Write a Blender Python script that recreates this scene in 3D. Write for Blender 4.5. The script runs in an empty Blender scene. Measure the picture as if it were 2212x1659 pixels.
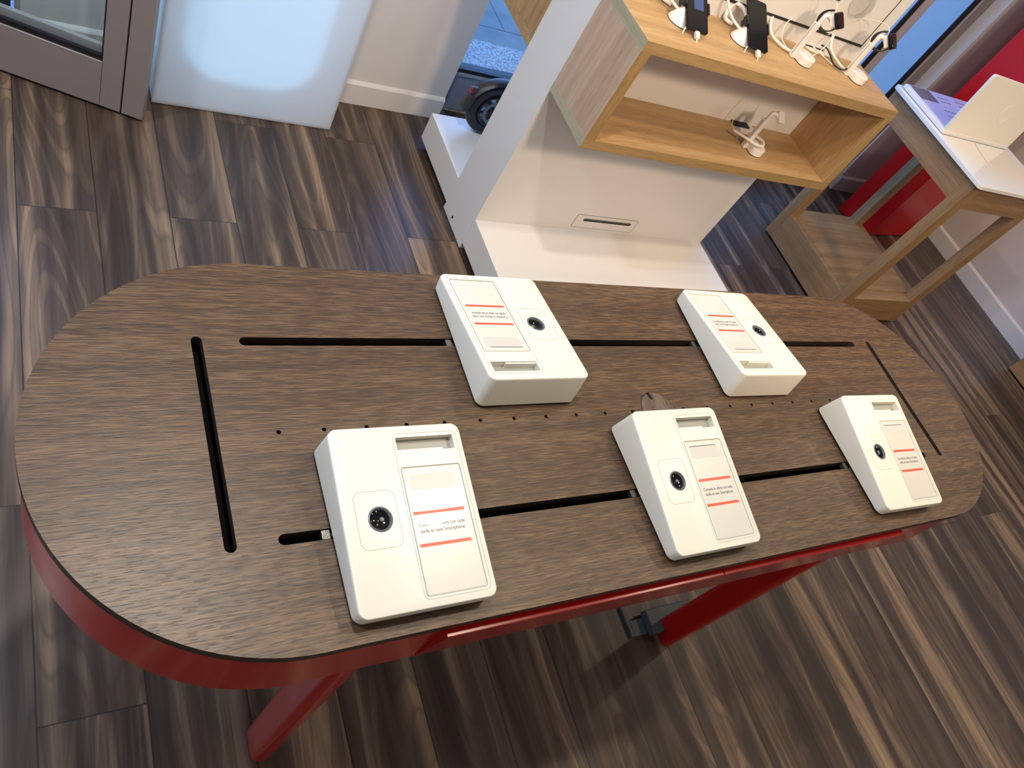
import bpy, bmesh, math, random
from mathutils import Vector, Matrix

random.seed(7)
PI = math.pi
sc = bpy.context.scene
col = sc.collection

# ------------------------------------------------------------------ camera
cd = bpy.data.cameras.new('camera')
cam = bpy.data.objects.new('camera', cd)
col.objects.link(cam)
cd.sensor_fit = 'HORIZONTAL'
cd.sensor_width = 36.0
cd.lens = 27.458
cd.clip_start = 0.05
CR = Matrix(((0.8407285, 0.0247785, -0.5408896), (-0.3185852, 0.8303712, -0.4571511), (0.4378116, 0.5566595, 0.7060108)))
cam.matrix_world = Matrix.Translation((-1.01062, -0.53387, 1.8321)) @ CR.to_4x4()
sc.camera = cam

# ------------------------------------------------------------------ view, world
vs = sc.view_settings
vs.view_transform = 'Standard'
vs.look = 'None'
vs.gamma = 1.0
vs.use_curve_mapping = False
vs.exposure = -0.14
w = bpy.data.worlds.new('dusk_sky')
sc.world = w
w.use_nodes = True
bg = w.node_tree.nodes['Background']
bg.inputs[0].default_value = (0.22, 0.45, 1.0, 1)
bg.inputs[1].default_value = 4.8

CEIL = 3.05


def lamp_area(name, loc, size, power, color, rot=(0, 0, 0), size_y=None, shape='DISK', spread=None):
    l = bpy.data.lights.new(name, 'AREA')
    l.shape = shape
    l.size = size
    if size_y:
        l.size_y = size_y
    l.energy = power
    l.color = color
    if spread:
        l.spread = spread
    o = bpy.data.objects.new(name, l)
    o.location = loc
    o.rotation_euler = rot
    col.objects.link(o)
    return o


WARM = (1.0, 0.84, 0.62)
NEUT = (1.0, 0.91, 0.80)
COOL = (0.80, 0.89, 1.0)
# ceiling down lights of the shop: x, y, power
SPOTS = [(0.50, 0.06, 18, WARM), (1.75, 0.10, 11, WARM), (-0.66, 0.48, 33, NEUT), (0.95, -2.0, 9, WARM), (2.7, -1.6, 18, WARM),
         (-1.6, -2.3, 6, WARM), (0.95, 0.98, 7, WARM), (-2.2, 0.7, 48, COOL), (3.2, 0.5, 9, WARM)]  # cool lamp at the left is added, standing in for doorway daylight

# ------------------------------------------------------------------ helpers


def C(r, g, b):
    f = lambda v: (v / 255.0) / 12.92 if v <= 10 else (((v / 255.0) + 0.055) / 1.055) ** 2.4
    return (f(r), f(g), f(b), 1.0)


def newmat(name):
    m = bpy.data.materials.new(name)
    m.use_nodes = True
    nt = m.node_tree
    return m, nt, nt.nodes['Principled BSDF']


def plain(name, c, rough=0.5, metal=0.0, spec=0.5, coat=0.0, bump=0.0, bscale=400.0):
    m, nt, b = newmat(name)
    b.inputs['Base Color'].default_value = c
    b.inputs['Roughness'].default_value = rough
    b.inputs['Metallic'].default_value = metal
    b.inputs['Specular IOR Level'].default_value = spec
    b.inputs['Coat Weight'].default_value = coat
    b.inputs['Coat Roughness'].default_value = 0.03
    # slight procedural mottling of the roughness
    tc = nt.nodes.new('ShaderNodeTexCoord')
    n = nt.nodes.new('ShaderNodeTexNoise')
    n.inputs['Scale'].default_value = 9.0
    nt.links.new(tc.outputs['Object'], n.inputs['Vector'])
    mr = nt.nodes.new('ShaderNodeMapRange')
    mr.inputs['To Min'].default_value = max(0.02, rough * 0.88)
    mr.inputs['To Max'].default_value = min(1.0, rough * 1.12)
    nt.links.new(n.outputs['Fac'], mr.inputs['Value'])
    nt.links.new(mr.outputs['Result'], b.inputs['Roughness'])
    if bump > 0:
        n2 = nt.nodes.new('ShaderNodeTexNoise')
        n2.inputs['Scale'].default_value = bscale
        nt.links.new(tc.outputs['Object'], n2.inputs['Vector'])
        bp = nt.nodes.new('ShaderNodeBump')
        bp.inputs['Strength'].default_value = bump
        bp.inputs['Distance'].default_value = 0.001
        nt.links.new(n2.outputs['Fac'], bp.inputs['Height'])
        nt.links.new(bp.outputs['Normal'], b.inputs['Normal'])
    return m


class NT:
    """terse node builder"""
    def __init__(s, nt):
        s.nt = nt

    def n(s, t, **k):
        nd = s.nt.nodes.new(t)
        for a, v in k.items():
            setattr(nd, a, v)
        return nd

    def put(s, sock, v):
        if hasattr(v, 'is_linked') or isinstance(v, bpy.types.NodeSocket):
            s.nt.links.new(v, sock)
        else:
            sock.default_value = v

    def math(s, op, a, b=0.0, c=0.0, clamp=False):
        nd = s.n('ShaderNodeMath', operation=op, use_clamp=clamp)
        s.put(nd.inputs[0], a)
        s.put(nd.inputs[1], b)
        s.put(nd.inputs[2], c)
        return nd.outputs[0]

    def vec(s, x, y, z):
        nd = s.n('ShaderNodeCombineXYZ')
        s.put(nd.inputs[0], x)
        s.put(nd.inputs[1], y)
        s.put(nd.inputs[2], z)
        return nd.outputs[0]

    def noise(s, v, scale, detail=2.0, rough=0.5, dist=0.0):
        nd = s.n('ShaderNodeTexNoise')
        s.put(nd.inputs['Vector'], v)
        nd.inputs['Scale'].default_value = scale
        nd.inputs['Detail'].default_value = detail
        nd.inputs['Roughness'].default_value = rough
        nd.inputs['Distortion'].default_value = dist
        return nd.outputs['Fac']

    def ramp(s, f, stops, interp='LINEAR'):
        nd = s.n('ShaderNodeValToRGB')
        s.put(nd.inputs[0], f)
        cr = nd.color_ramp
        cr.interpolation = interp
        while len(cr.elements) < len(stops):
            cr.elements.new(0.5)
        for e, (p, c) in zip(cr.elements, stops):
            e.position = p
            e.color = c if len(c) == 4 else (*c, 1)
        return nd.outputs['Color']

    def mix(s, f, a, b, mode='MIX'):
        nd = s.n('ShaderNodeMix', data_type='RGBA', blend_type=mode)
        s.put(nd.inputs['Factor'], f)
        s.put(nd.inputs['A'], a)
        s.put(nd.inputs['B'], b)
        return nd.outputs['Result']

    def bump(s, h, strength, dist):
        nd = s.n('ShaderNodeBump')
        s.put(nd.inputs['Height'], h)
        nd.inputs['Strength'].default_value = strength
        nd.inputs['Distance'].default_value = dist
        return nd.outputs['Normal']


def g(v):
    return (v, v, v, 1)


def mat_floor():
    m, nt, b = newmat('walnut_plank_floor')
    q = NT(nt)
    tc = q.n('ShaderNodeTexCoord')
    sp = q.n('ShaderNodeSeparateXYZ')
    nt.links.new(tc.outputs['Object'], sp.inputs[0])
    X, Y = sp.outputs[0], sp.outputs[1]
    PW, PL = 0.1955, 1.39
    px = q.math('DIVIDE', q.math('ADD', X, 0.592), PW)
    n = q.math('FLOOR', px)
    fx = q.math('SUBTRACT', px, n)
    odd = q.math('ABSOLUTE', q.math('MODULO', n, 2.0))
    yy = q.math('DIVIDE', q.math('SUBTRACT', q.math('SUBTRACT', Y, 1.285), q.math('MULTIPLY', odd, 0.479)), PL)
    mi = q.math('FLOOR', yy)
    fy = q.math('SUBTRACT', yy, mi)
    wn = q.n('ShaderNodeTexWhiteNoise', noise_dimensions='2D')
    nt.links.new(q.vec(q.math('ADD', n, 17.3), q.math('ADD', mi, 5.7), 0), wn.inputs['Vector'])
    r1 = wn.outputs['Value']
    rs = q.n('ShaderNodeSeparateColor')
    nt.links.new(wn.outputs['Color'], rs.inputs[0])
    r2, r3 = rs.outputs[1], rs.outputs[2]
    # strips of wood: each plank carries two to three sub strips with wandering borders
    wob = q.noise(q.vec(q.math('MULTIPLY', X, 1.0), q.math('MULTIPLY', Y, 0.55), q.math('MULTIPLY', r1, 40.0)), 3.0, 2.0)
    sx = q.math('ADD', q.math('MULTIPLY', fx, q.math('ADD', 2.2, q.math('MULTIPLY', r2, 1.8))),
                q.math('ADD', q.math('MULTIPLY', q.math('SUBTRACT', wob, 0.5), 1.3), q.math('MULTIPLY', r3, 3.0)))
    wn2 = q.n('ShaderNodeTexNoise', noise_dimensions='2D')
    nt.links.new(q.vec(q.math('ADD', sx, q.math('MULTIPLY', r1, 91.0)), q.math('MULTIPLY', mi, 13.7), 0), wn2.inputs['Vector'])
    wn2.inputs['Scale'].default_value = 1.0
    wn2.inputs['Detail'].default_value = 1.0
    strip = wn2.outputs['Fac']
    # cathedral figure
    low = q.noise(q.vec(q.math('MULTIPLY', X, 6.5), q.math('MULTIPLY', Y, 0.80), q.math('MULTIPLY', r1, 60.0)), 1.0, 1.0, 0.35, 0.15)
    rings = q.math('SINE', q.math('MULTIPLY', low, q.math('ADD', 60.0, q.math('MULTIPLY', r2, 45.0))))
    ring01 = q.math('POWER', q.math('MULTIPLY_ADD', rings, 0.5, 0.5), 1.6)
    fine = q.noise(q.vec(q.math('MULTIPLY', X, 210.0), q.math('MULTIPLY', Y, 7.0), q.math('MULTIPLY', r1, 20.0)), 1.0, 3.0, 0.6)
    mid = q.noise(q.vec(q.math('MULTIPLY', X, 34.0), q.math('MULTIPLY', Y, 1.0), q.math('MULTIPLY', r3, 33.0)), 1.0, 2.0, 0.5, 0.15)
    t = q.math('ADD', q.math('MULTIPLY_ADD', strip, 0.85, 0.06), q.math('MULTIPLY', q.math('SUBTRACT', mid, 0.5), 0.50))
    t = q.math('ADD', t, q.math('MULTIPLY', q.math('SUBTRACT', low, 0.5), 0.4))
    t = q.math('ADD', t, q.math('MULTIPLY', q.math('SUBTRACT', ring01, 0.5), 0.10))
    t = q.math('ADD', t, q.math('MULTIPLY', q.math('SUBTRACT', fine, 0.5), 0.20))
    t = q.math('ADD', t, q.math('MULTIPLY', q.math('SUBTRACT', r1, 0.5), 0.10))
    colr = q.ramp(t, [(0.28, (0.036, 0.024, 0.020)), (0.42, (0.062, 0.042, 0.033)), (0.53, (0.092, 0.063, 0.046)),
                      (0.66, (0.165, 0.114, 0.078)), (0.82, (0.29, 0.200, 0.122))])
    # dark thin veins
    vein = q.math('SMOOTH_MIN', 1.0, q.math('MULTIPLY', q.math('ABSOLUTE', q.math('SUBTRACT', rings, 0.2)), 2.2), 0.2)
    veincol = q.mix(q.math('MULTIPLY', q.math('SUBTRACT', 1.0, vein, clamp=True), 0.36), colr, (0.028, 0.019, 0.016, 1))
    # joints
    ex = q.math('MINIMUM', fx, q.math('SUBTRACT', 1.0, fx))
    ey = q.math('MINIMUM', fy, q.math('SUBTRACT', 1.0, fy))
    jx = q.math('GREATER_THAN', 0.0085, ex)
    jy = q.math('GREATER_THAN', 0.0009, ey)
    j = q.math('MAXIMUM', jx, jy)
    fin = q.mix(q.math('MULTIPLY', j, 0.85), veincol, (0.012, 0.009, 0.008, 1))
    nt.links.new(fin, b.inputs['Base Color'])
    b.inputs['Roughness'].default_value = 0.36
    b.inputs['Specular IOR Level'].default_value = 0.45
    h = q.math('SUBTRACT', q.math('MULTIPLY', fine, 0.5), q.math('MULTIPLY', j, 1.2))
    nt.links.new(q.bump(h, 0.12, 0.0006), b.inputs['Normal'])
    rr = q.math('MULTIPLY_ADD', fine, 0.16, 0.27)
    nt.links.new(rr, b.inputs['Roughness'])
    return m


def mat_wood(name, dark, mid, light, axis='x', grain=1.0, rough=0.5, bump=0.3, streak=1.0, pore=1.0, spec=0.4, contrast=1.0, bw=0.55):
    """straight-grained wood, grain runs along the given object axis"""
    m, nt, b = newmat(name)
    q = NT(nt)
    tc = q.n('ShaderNodeTexCoord')
    sp = q.n('ShaderNodeSeparateXYZ')
    nt.links.new(tc.outputs['Object'], sp.inputs[0])
    ax = {'x': 0, 'y': 1, 'z': 2}[axis]
    o = [i for i in range(3) if i != ax]
    A = sp.outputs[ax]
    U, V = sp.outputs[o[0]], sp.outputs[o[1]]
    w1 = q.noise(q.vec(q.math('MULTIPLY', A, 1.3), q.math('MULTIPLY', U, 5.0), q.math('MULTIPLY', V, 5.0)), 1.0, 3.0, 0.5, 0.3)
    U2 = q.math('ADD', U, q.math('MULTIPLY', q.math('SUBTRACT', w1, 0.5), 0.03 * streak))
    band = q.noise(q.vec(q.math('MULTIPLY', A, 1.1 * grain), q.math('MULTIPLY', U2, 46.0 * grain), q.math('MULTIPLY', V, 46.0 * grain)), 1.0, 3.0, 0.55)
    fine = q.noise(q.vec(q.math('MULTIPLY', A, 26.0 * grain), q.math('MULTIPLY', U2, 620.0 * grain), q.math('MULTIPLY', V, 620.0 * grain)), 1.0, 2.0, 0.55)
    por = q.noise(q.vec(q.math('MULTIPLY', A, 55.0 * grain), q.math('MULTIPLY', U2, 480.0 * grain), q.math('MULTIPLY', V, 480.0 * grain)), 1.0, 1.0, 0.4)
    t = q.math('ADD', q.math('MULTIPLY', band, bw * contrast), q.math('ADD', q.math('MULTIPLY', fine, (1 - bw) * contrast), 0.5 - 0.5 * contrast))
    c = q.ramp(t, [(0.34, dark), (0.5, mid), (0.66, light)])
    pm = q.ramp(por, [(0.33, g(1)), (0.43, g(0))])
    c2 = q.mix(q.math('MULTIPLY', pm, 0.45 * pore), c, tuple(v * 0.45 for v in dark[:3]) + (1,))
    nt.links.new(c2, b.inputs['Base Color'])
    b.inputs['Roughness'].default_value = rough
    b.inputs['Specular IOR Level'].default_value = spec
    h = q.math('SUBTRACT', q.math('MULTIPLY', fine, 0.7), q.math('MULTIPLY', pm, 0.8))
    nt.links.new(q.bump(h, bump, 0.0006), b.inputs['Normal'])
    return m


def mat_glass(name, tint=(0.93, 0.97, 0.98, 1)):
    m = bpy.data.materials.new(name)
    m.use_nodes = True
    nt = m.node_tree
    nt.nodes.clear()
    q = NT(nt)
    out = q.n('ShaderNodeOutputMaterial')
    tr = q.n('ShaderNodeBsdfTransparent')
    tr.inputs[0].default_value = tint
    gl = q.n('ShaderNodeBsdfGlossy')
    gl.inputs['Roughness'].default_value = 0.02
    ge = q.n('ShaderNodeNewGeometry')
    dt = q.n('ShaderNodeVectorMath', operation='DOT_PRODUCT')
    nt.links.new(ge.outputs['Incoming'], dt.inputs[0])
    nt.links.new(ge.outputs['Normal'], dt.inputs[1])
    k5 = q.math('POWER', q.math('SUBTRACT', 1.0, q.math('ABSOLUTE', dt.outputs['Value']), clamp=True), 5.0)
    frv = q.math('MULTIPLY_ADD', k5, 0.96, 0.04)
    mx = q.n('ShaderNodeMixShader')
    nt.links.new(frv, mx.inputs[0])
    nt.links.new(tr.outputs[0], mx.inputs[1])
    nt.links.new(gl.outputs[0], mx.inputs[2])
    nt.links.new(mx.outputs[0], out.inputs[0])
    return m


def mat_emit(name, c, s):
    m, nt, b = newmat(name)
    b.inputs['Base Color'].default_value = (0.8, 0.8, 0.8, 1)
    b.inputs['Emission Color'].default_value = c
    b.inputs['Emission Strength'].default_value = s
    return m


def mat_translucent(name, c):
    m = bpy.data.materials.new(name)
    m.use_nodes = True
    nt = m.node_tree
    nt.nodes.clear()
    q = NT(nt)
    out = q.n('ShaderNodeOutputMaterial')
    tr = q.n('ShaderNodeBsdfTranslucent')
    tr.inputs[0].default_value = c
    df = q.n('ShaderNodeBsdfPrincipled')
    df.inputs['Base Color'].default_value = c
    df.inputs['Roughness'].default_value = 0.25
    mx = q.n('ShaderNodeMixShader')
    mx.inputs[0].default_value = 0.45
    nt.links.new(tr.outputs[0], mx.inputs[1])
    nt.links.new(df.outputs[0], mx.inputs[2])
    nt.links.new(mx.outputs[0], out.inputs[0])
    return m


M = {}
M['floor'] = mat_floor()
M['table'] = mat_wood('dark_oak_laminate', (0.040, 0.021, 0.011), (0.072, 0.040, 0.021), (0.145, 0.087, 0.046), 'x', 1.0, 0.40, 0.25, 0.30, 1.0, 0.50, 1.35, 0.30)
M['tableedge'] = plain('dark_edge_banding', (0.030, 0.020, 0.014, 1), 0.5)
M['cap'] = mat_wood('dark_oak_cap', (0.060, 0.042, 0.032), (0.115, 0.084, 0.066), (0.19, 0.145, 0.118), 'y', 0.8, 0.42, 0.8)
oakd, oakm, oakl = (0.30, 0.175, 0.072), (0.43, 0.270, 0.122), (0.53, 0.355, 0.180)
M['oak_x'] = mat_wood('light_oak_grain_along', oakd, oakm, oakl, 'x', 0.55, 0.45, 0.2, 1.2, 0.35)
M['oak_z'] = mat_wood('light_oak_grain_upright', oakd, oakm, oakl, 'z', 0.55, 0.45, 0.2, 1.2, 0.35)
M['oak_edge'] = mat_wood('light_oak_edge', (0.26, 0.165, 0.06), (0.36, 0.235, 0.095), (0.44, 0.30, 0.14), 'x', 0.8, 0.5, 0.2, 1.0, 0.4)
M['oak_edge_z'] = mat_wood('light_oak_edge_upright', (0.26, 0.165, 0.06), (0.36, 0.235, 0.095), (0.44, 0.30, 0.14), 'z', 0.8, 0.5, 0.2, 1.0, 0.4)
od, om, ol = (0.20, 0.112, 0.044), (0.28, 0.165, 0.070), (0.36, 0.225, 0.105)
M['oak2_x'] = mat_wood('plinth_oak_along', od, om, ol, 'x', 0.45, 0.45, 0.2, 1.2, 0.3)
M['oak2_y'] = mat_wood('plinth_oak_across', od, om, ol, 'y', 0.45, 0.45, 0.2, 1.2, 0.3)
M['oak2_z'] = mat_wood('plinth_oak_upright', od, om, ol, 'z', 0.45, 0.45, 0.2, 1.2, 0.3)
M['white'] = plain('white_laminate', (0.74, 0.725, 0.70, 1), 0.33, bump=0.05, bscale=300)
M['whitegloss'] = plain('white_gloss_board', (0.80, 0.78, 0.75, 1), 0.12)
M['wall'] = plain('white_wall_paint', (0.70, 0.69, 0.68, 1), 0.6, bump=0.12, bscale=160)
M['skirt'] = plain('white_skirting_paint', (0.72, 0.71, 0.70, 1), 0.35)
M['ceiling'] = plain('ceiling_paint', (0.72, 0.70, 0.68, 1), 0.8)
M['abs'] = plain('white_abs_plastic', (0.74, 0.725, 0.645, 1), 0.30, spec=0.45, bump=0.04, bscale=900)
M['absin'] = plain('pocket_plastic', (0.30, 0.30, 0.27, 1), 0.35)
M['groove'] = plain('seam_shadow_line', (0.22, 0.21, 0.19, 1), 0.6)
M['black'] = plain('black_rubber', (0.010, 0.010, 0.011, 1), 0.55)
M['blackvoid'] = plain('black_cavity', (0.003, 0.003, 0.003, 1), 0.8, spec=0.1)
M['blackgloss'] = plain('black_glass', (0.006, 0.006, 0.008, 1), 0.10, spec=0.4)
M['ring'] = plain('grey_rubber_ring', (0.13, 0.15, 0.155, 1), 0.35)
M['metal'] = plain('brushed_steel', (0.26, 0.25, 0.23, 1), 0.4, metal=1.0, bump=0.8, bscale=600)
M['red'] = plain('red_gloss_paint', (0.38, 0.004, 0.003, 1), 0.22, spec=0.5, coat=0.25)
M['redwall'] = plain('red_panel_paint', (0.44, 0.004, 0.010, 1), 0.25, spec=0.5)
M['printred'] = plain('printed_red', (0.80, 0.085, 0.045, 1), 0.35)
M['card'] = plain('printed_card_in_sleeve', (0.64, 0.63, 0.575, 1), 0.26, spec=0.5, coat=0.9)
M['cardgrey'] = plain('grey_printed_label', (0.56, 0.555, 0.52, 1), 0.35)
M['ink'] = plain('dark_grey_ink', (0.10, 0.11, 0.14, 1), 0.5)
M['door'] = plain('grey_powder_coated_aluminium', (0.27, 0.235, 0.23, 1), 0.45, bump=0.15, bscale=1500)
M['gasket'] = plain('black_gasket', (0.006, 0.006, 0.010, 1), 0.5)
M['alu'] = plain('pale_aluminium_bead', (0.55, 0.52, 0.52, 1), 0.35, metal=0.3)
M['kick'] = plain('grey_kick_panel', (0.30, 0.33, 0.40, 1), 0.4)
M['slate'] = plain('slate_grey_steel', (0.055, 0.070, 0.075, 1), 0.4)
M['glass'] = mat_glass('clear_glass')
M['darkplastic'] = plain('dark_grey_plastic', (0.030, 0.030, 0.033, 1), 0.38)
M['tyre'] = plain('tyre_rubber', (0.012, 0.013, 0.017, 1), 0.5)
M['rim'] = plain('black_alloy', (0.015, 0.016, 0.02, 1), 0.3)
M['taillight'] = plain('red_reflector', (0.32, 0.014, 0.018, 1), 0.25, bump=0.8, bscale=500)
M['cable'] = plain('white_cable', (0.78, 0.74, 0.68, 1), 0.4)
M['phonewhite'] = plain('white_stand_plastic', (0.80, 0.76, 0.73, 1), 0.32)
M['acrylic'] = mat_glass('clear_acrylic', (0.93, 0.93, 0.92, 1))
M['diffuser'] = mat_translucent('white_translucent_acrylic', (0.86, 0.88, 0.92, 1))
M['glow'] = mat_emit('lightbox_tube_glow', (0.38, 0.74, 1.0, 1), 1.45)
M['lampglow'] = mat_emit('down_light_lens', (1.0, 0.84, 0.62, 1), 6.0)
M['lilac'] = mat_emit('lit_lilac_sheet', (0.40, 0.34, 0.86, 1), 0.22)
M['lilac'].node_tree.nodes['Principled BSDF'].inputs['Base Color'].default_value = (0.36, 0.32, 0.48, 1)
M['inklilac'] = plain('dark_lilac_ink', (0.06, 0.04, 0.12, 1), 0.5)
M['touchpad'] = plain('grey_lilac_pad', (0.16, 0.12, 0.15, 1), 0.35)
M['reflectblue'] = mat_emit('painted_blue_reflection', (0.03, 0.075, 0.26, 1), 0.9)  # faint glow imitating the blue window mirrored in a phone
M['reflectblue'].node_tree.nodes['Principled BSDF'].inputs['Base Color'].default_value = (0.02, 0.03, 0.06, 1)


def mesh_from(name, verts, faces):
    me = bpy.data.meshes.new(name)
    me.from_pydata([tuple(v) for v in verts], [], faces)
    me.validate()
    me.update()
    return me


def smooth(me, ang=35):
    for p in me.polygons:
        p.use_smooth = True
    me.set_sharp_from_angle(angle=math.radians(ang))


def link(name, me, mat, parent=None, sm=True, ang=35, bevel=0.0, mat2=None):
    if sm:
        smooth(me, ang)
    me.materials.clear()
    me.materials.append(mat)
    if mat2:
        me.materials.append(mat2)
    o = bpy.data.objects.new(name, me)
    col.objects.link(o)
    if parent:
        o.parent = parent
    if bevel > 0:
        bv = o.modifiers.new('bevel', 'BEVEL')
        bv.width = bevel
        bv.segments = 2
        bv.limit_method = 'ANGLE'
        bv.angle_limit = math.radians(40)
        bv.harden_normals = True
    return o


def tag(o, label=None, cat=None, group=None, kind=None):
    if label: o['label'] = label
    if cat: o['category'] = cat
    if group: o['group'] = group
    if kind: o['kind'] = kind
    return o


def thing(name, label, cat, loc=(0, 0, 0), rz=0.0, group=None):
    o = bpy.data.objects.new(name, None)
    o.empty_display_size = 0.05
    col.objects.link(o)
    o.location = loc
    o.rotation_euler = (0, 0, rz)
    return tag(o, label, cat, group)


class MB:
    """collects shapes into one mesh"""
    def __init__(s):
        s.v = []
        s.f = []
        s.mi = []

    def add(s, vs, fs, mi=0):
        k = len(s.v)
        s.v += [Vector(v) for v in vs]
        s.f += [tuple(i + k for i in f) for f in fs]
        s.mi += [mi] * len(fs)
        return s

    def box(s, x0, x1, y0, y1, z0, z1, T=None, mi=0):
        vs = [Vector(p) for p in [(x0, y0, z0), (x1, y0, z0), (x1, y1, z0), (x0, y1, z0), (x0, y0, z1), (x1, y0, z1), (x1, y1, z1), (x0, y1, z1)]]
        if T is not None:
            vs = [T @ v for v in vs]
        return s.add(vs, [(0, 3, 2, 1), (4, 5, 6, 7), (0, 1, 5, 4), (1, 2, 6, 5), (2, 3, 7, 6), (3, 0, 4, 7)], mi)

    def prism(s, pts, z0, z1, T=None, mi=0):
        n = len(pts)
        vs = [Vector((p[0], p[1], z0)) for p in pts] + [Vector((p[0], p[1], z1)) for p in pts]
        if T is not None:
            vs = [T @ v for v in vs]
        fs = [tuple(range(n - 1, -1, -1)), tuple(range(n, 2 * n))] + [(i, (i + 1) % n, n + (i + 1) % n, n + i) for i in range(n)]
        return s.add(vs, fs, mi)

    def ringprism(s, po, pi_, z0, z1, T=None):
        n = len(po)
        vs = [Vector((p[0], p[1], z)) for z in (z0, z1) for p in list(po) + list(pi_)]
        if T is not None:
            vs = [T @ v for v in vs]
        fs = []
        for i in range(n):
            j = (i + 1) % n
            a, b, c, d = i, j, n + j, n + i
            fs += [(a, d, c, b), (2 * n + a, 2 * n + b, 2 * n + c, 2 * n + d), (a, b, 2 * n + b, 2 * n + a), (d, 2 * n + d, 2 * n + c, c)]
        return s.add(vs, fs)

    def lathe(s, prof, seg=32, T=None, arc=2 * PI, cap=True):
        full = abs(arc - 2 * PI) < 1e-6
        n = seg if full else seg + 1
        vs = []
        for r, z in prof:
            for i in range(n):
                a = arc * i / seg
                vs.append(Vector((r * math.cos(a), r * math.sin(a), z)))
        if T is not None:
            vs = [T @ v for v in vs]
        fs = []
        for k in range(len(prof) - 1):
            for i in range(seg):
                j = (i + 1) % n
                fs.append((k * n + i, k * n + j, (k + 1) * n + j, (k + 1) * n + i))
        if cap and full:
            fs.append(tuple(range(n - 1, -1, -1)))
            fs.append(tuple((len(prof) - 1) * n + i for i in range(n)))
        return s.add(vs, fs)

    def tube(s, pts, r, seg=10, res=8, close=False):
        P = [Vector(p) for p in pts]
        # catmull-rom
        Q = []
        n = len(P)
        rng = n if close else n - 1
        for i in range(rng):
            p0 = P[(i - 1) % n] if (close or i > 0) else P[0] * 2 - P[1]
            p1, p2 = P[i], P[(i + 1) % n]
            p3 = P[(i + 2) % n] if (close or i + 2 < n) else P[-1] * 2 - P[-2]
            for k in range(res):
                t = k / res
                Q.append(0.5 * ((2 * p1) + (p2 - p0) * t + (2 * p0 - 5 * p1 + 4 * p2 - p3) * t * t + (3 * p1 - p0 - 3 * p2 + p3) * t ** 3))
        if not close:
            Q.append(P[-1])
        rings = []
        up = Vector((0, 0, 1))
        m = len(Q)
        d0 = (Q[1] - Q[0]).normalized()
        nrm = d0.orthogonal().normalized()
        vs = []
        for i in range(m):
            a = Q[(i + 1) % m] if (close or i < m - 1) else Q[i]
            b_ = Q[i - 1] if (close or i > 0) else Q[i]
            d = (a - b_).normalized()
            nrm = (nrm - d * nrm.dot(d)).normalized()
            bi = d.cross(nrm)
            rr = r(i / (m - 1)) if callable(r) else r
            for k in range(seg):
                t = 2 * PI * k / seg
                vs.append(Q[i] + nrm * (rr * math.cos(t)) + bi * (rr * math.sin(t)))
        fs = []
        for i in range(m if close else m - 1):
            for k in range(seg):
                a, b_ = i * seg + k, i * seg + (k + 1) % seg
                c, d = ((i + 1) % m) * seg + (k + 1) % seg, ((i + 1) % m) * seg + k
                fs.append((a, b_, c, d))
        if not close:
            fs.append(tuple(range(seg - 1, -1, -1)))
            fs.append(tuple((m - 1) * seg + k for k in range(seg)))
        return s.add(vs, fs)

    def mesh(s, name):
        me = mesh_from(name, s.v, s.f)
        if any(s.mi) and len(me.polygons) == len(s.mi):
            for p, i in zip(me.polygons, s.mi):
                p.material_index = i
        return me

    def build(s, name, mat, parent=None, sm=True, ang=35, bevel=0.0, mat2=None):
        return link(name, s.mesh(name), mat, parent, sm, ang, bevel, mat2)


def struct(o):
    o['kind'] = 'structure'
    return o


def rrect(x0, x1, y0, y1, r, n=6):
    pts = []
    for cx, cy, a0 in ((x1 - r, y1 - r, 0), (x0 + r, y1 - r, PI / 2), (x0 + r, y0 + r, PI), (x1 - r, y0 + r, 1.5 * PI)):
        for i in range(n + 1):
            a = a0 + PI / 2 * i / n
            pts.append((cx + r * math.cos(a), cy + r * math.sin(a)))
    return pts


def stadium(h, r, n=40):
    pts = []
    for i in range(n + 1):
        a = -PI / 2 + PI * i / n
        pts.append((h + r * math.cos(a), r * math.sin(a)))
    for i in range(n + 1):
        a = PI / 2 + PI * i / n
        pts.append((-h + r * math.cos(a), r * math.sin(a)))
    return pts


def slotpts(xa, ya, xb, yb, wd, n=8):
    """rounded slot between two tip points"""
    a, b_ = Vector((xa, ya)), Vector((xb, yb))
    d = (b_ - a).normalized()
    p = Vector((-d.y, d.x))
    r = wd / 2
    a2, b2 = a + d * r, b_ - d * r
    pts = []
    for i in range(n + 1):
        t = -PI / 2 + PI * i / n
        pts.append(tuple(b2 + d * (r * math.cos(t)) + p * (r * math.sin(t))))
    for i in range(n + 1):
        t = PI / 2 + PI * i / n
        pts.append(tuple(a2 + d * (r * math.cos(t)) + p * (r * math.sin(t))))
    return pts


def boolean(me, cutters):
    """subtract the cutter mesh from the mesh and return the finished mesh"""
    a = bpy.data.objects.new('tmp_a', me)
    b_ = bpy.data.objects.new('tmp_b', cutters)
    col.objects.link(a)
    col.objects.link(b_)
    md = a.modifiers.new('b', 'BOOLEAN')
    md.operation = 'DIFFERENCE'
    md.solver = 'EXACT'
    md.object = b_
    dg = bpy.context.evaluated_depsgraph_get()
    dg.update()
    out = bpy.data.meshes.new_from_object(a.evaluated_get(dg))
    bpy.data.objects.remove(a)
    bpy.data.objects.remove(b_)
    return out


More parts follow.
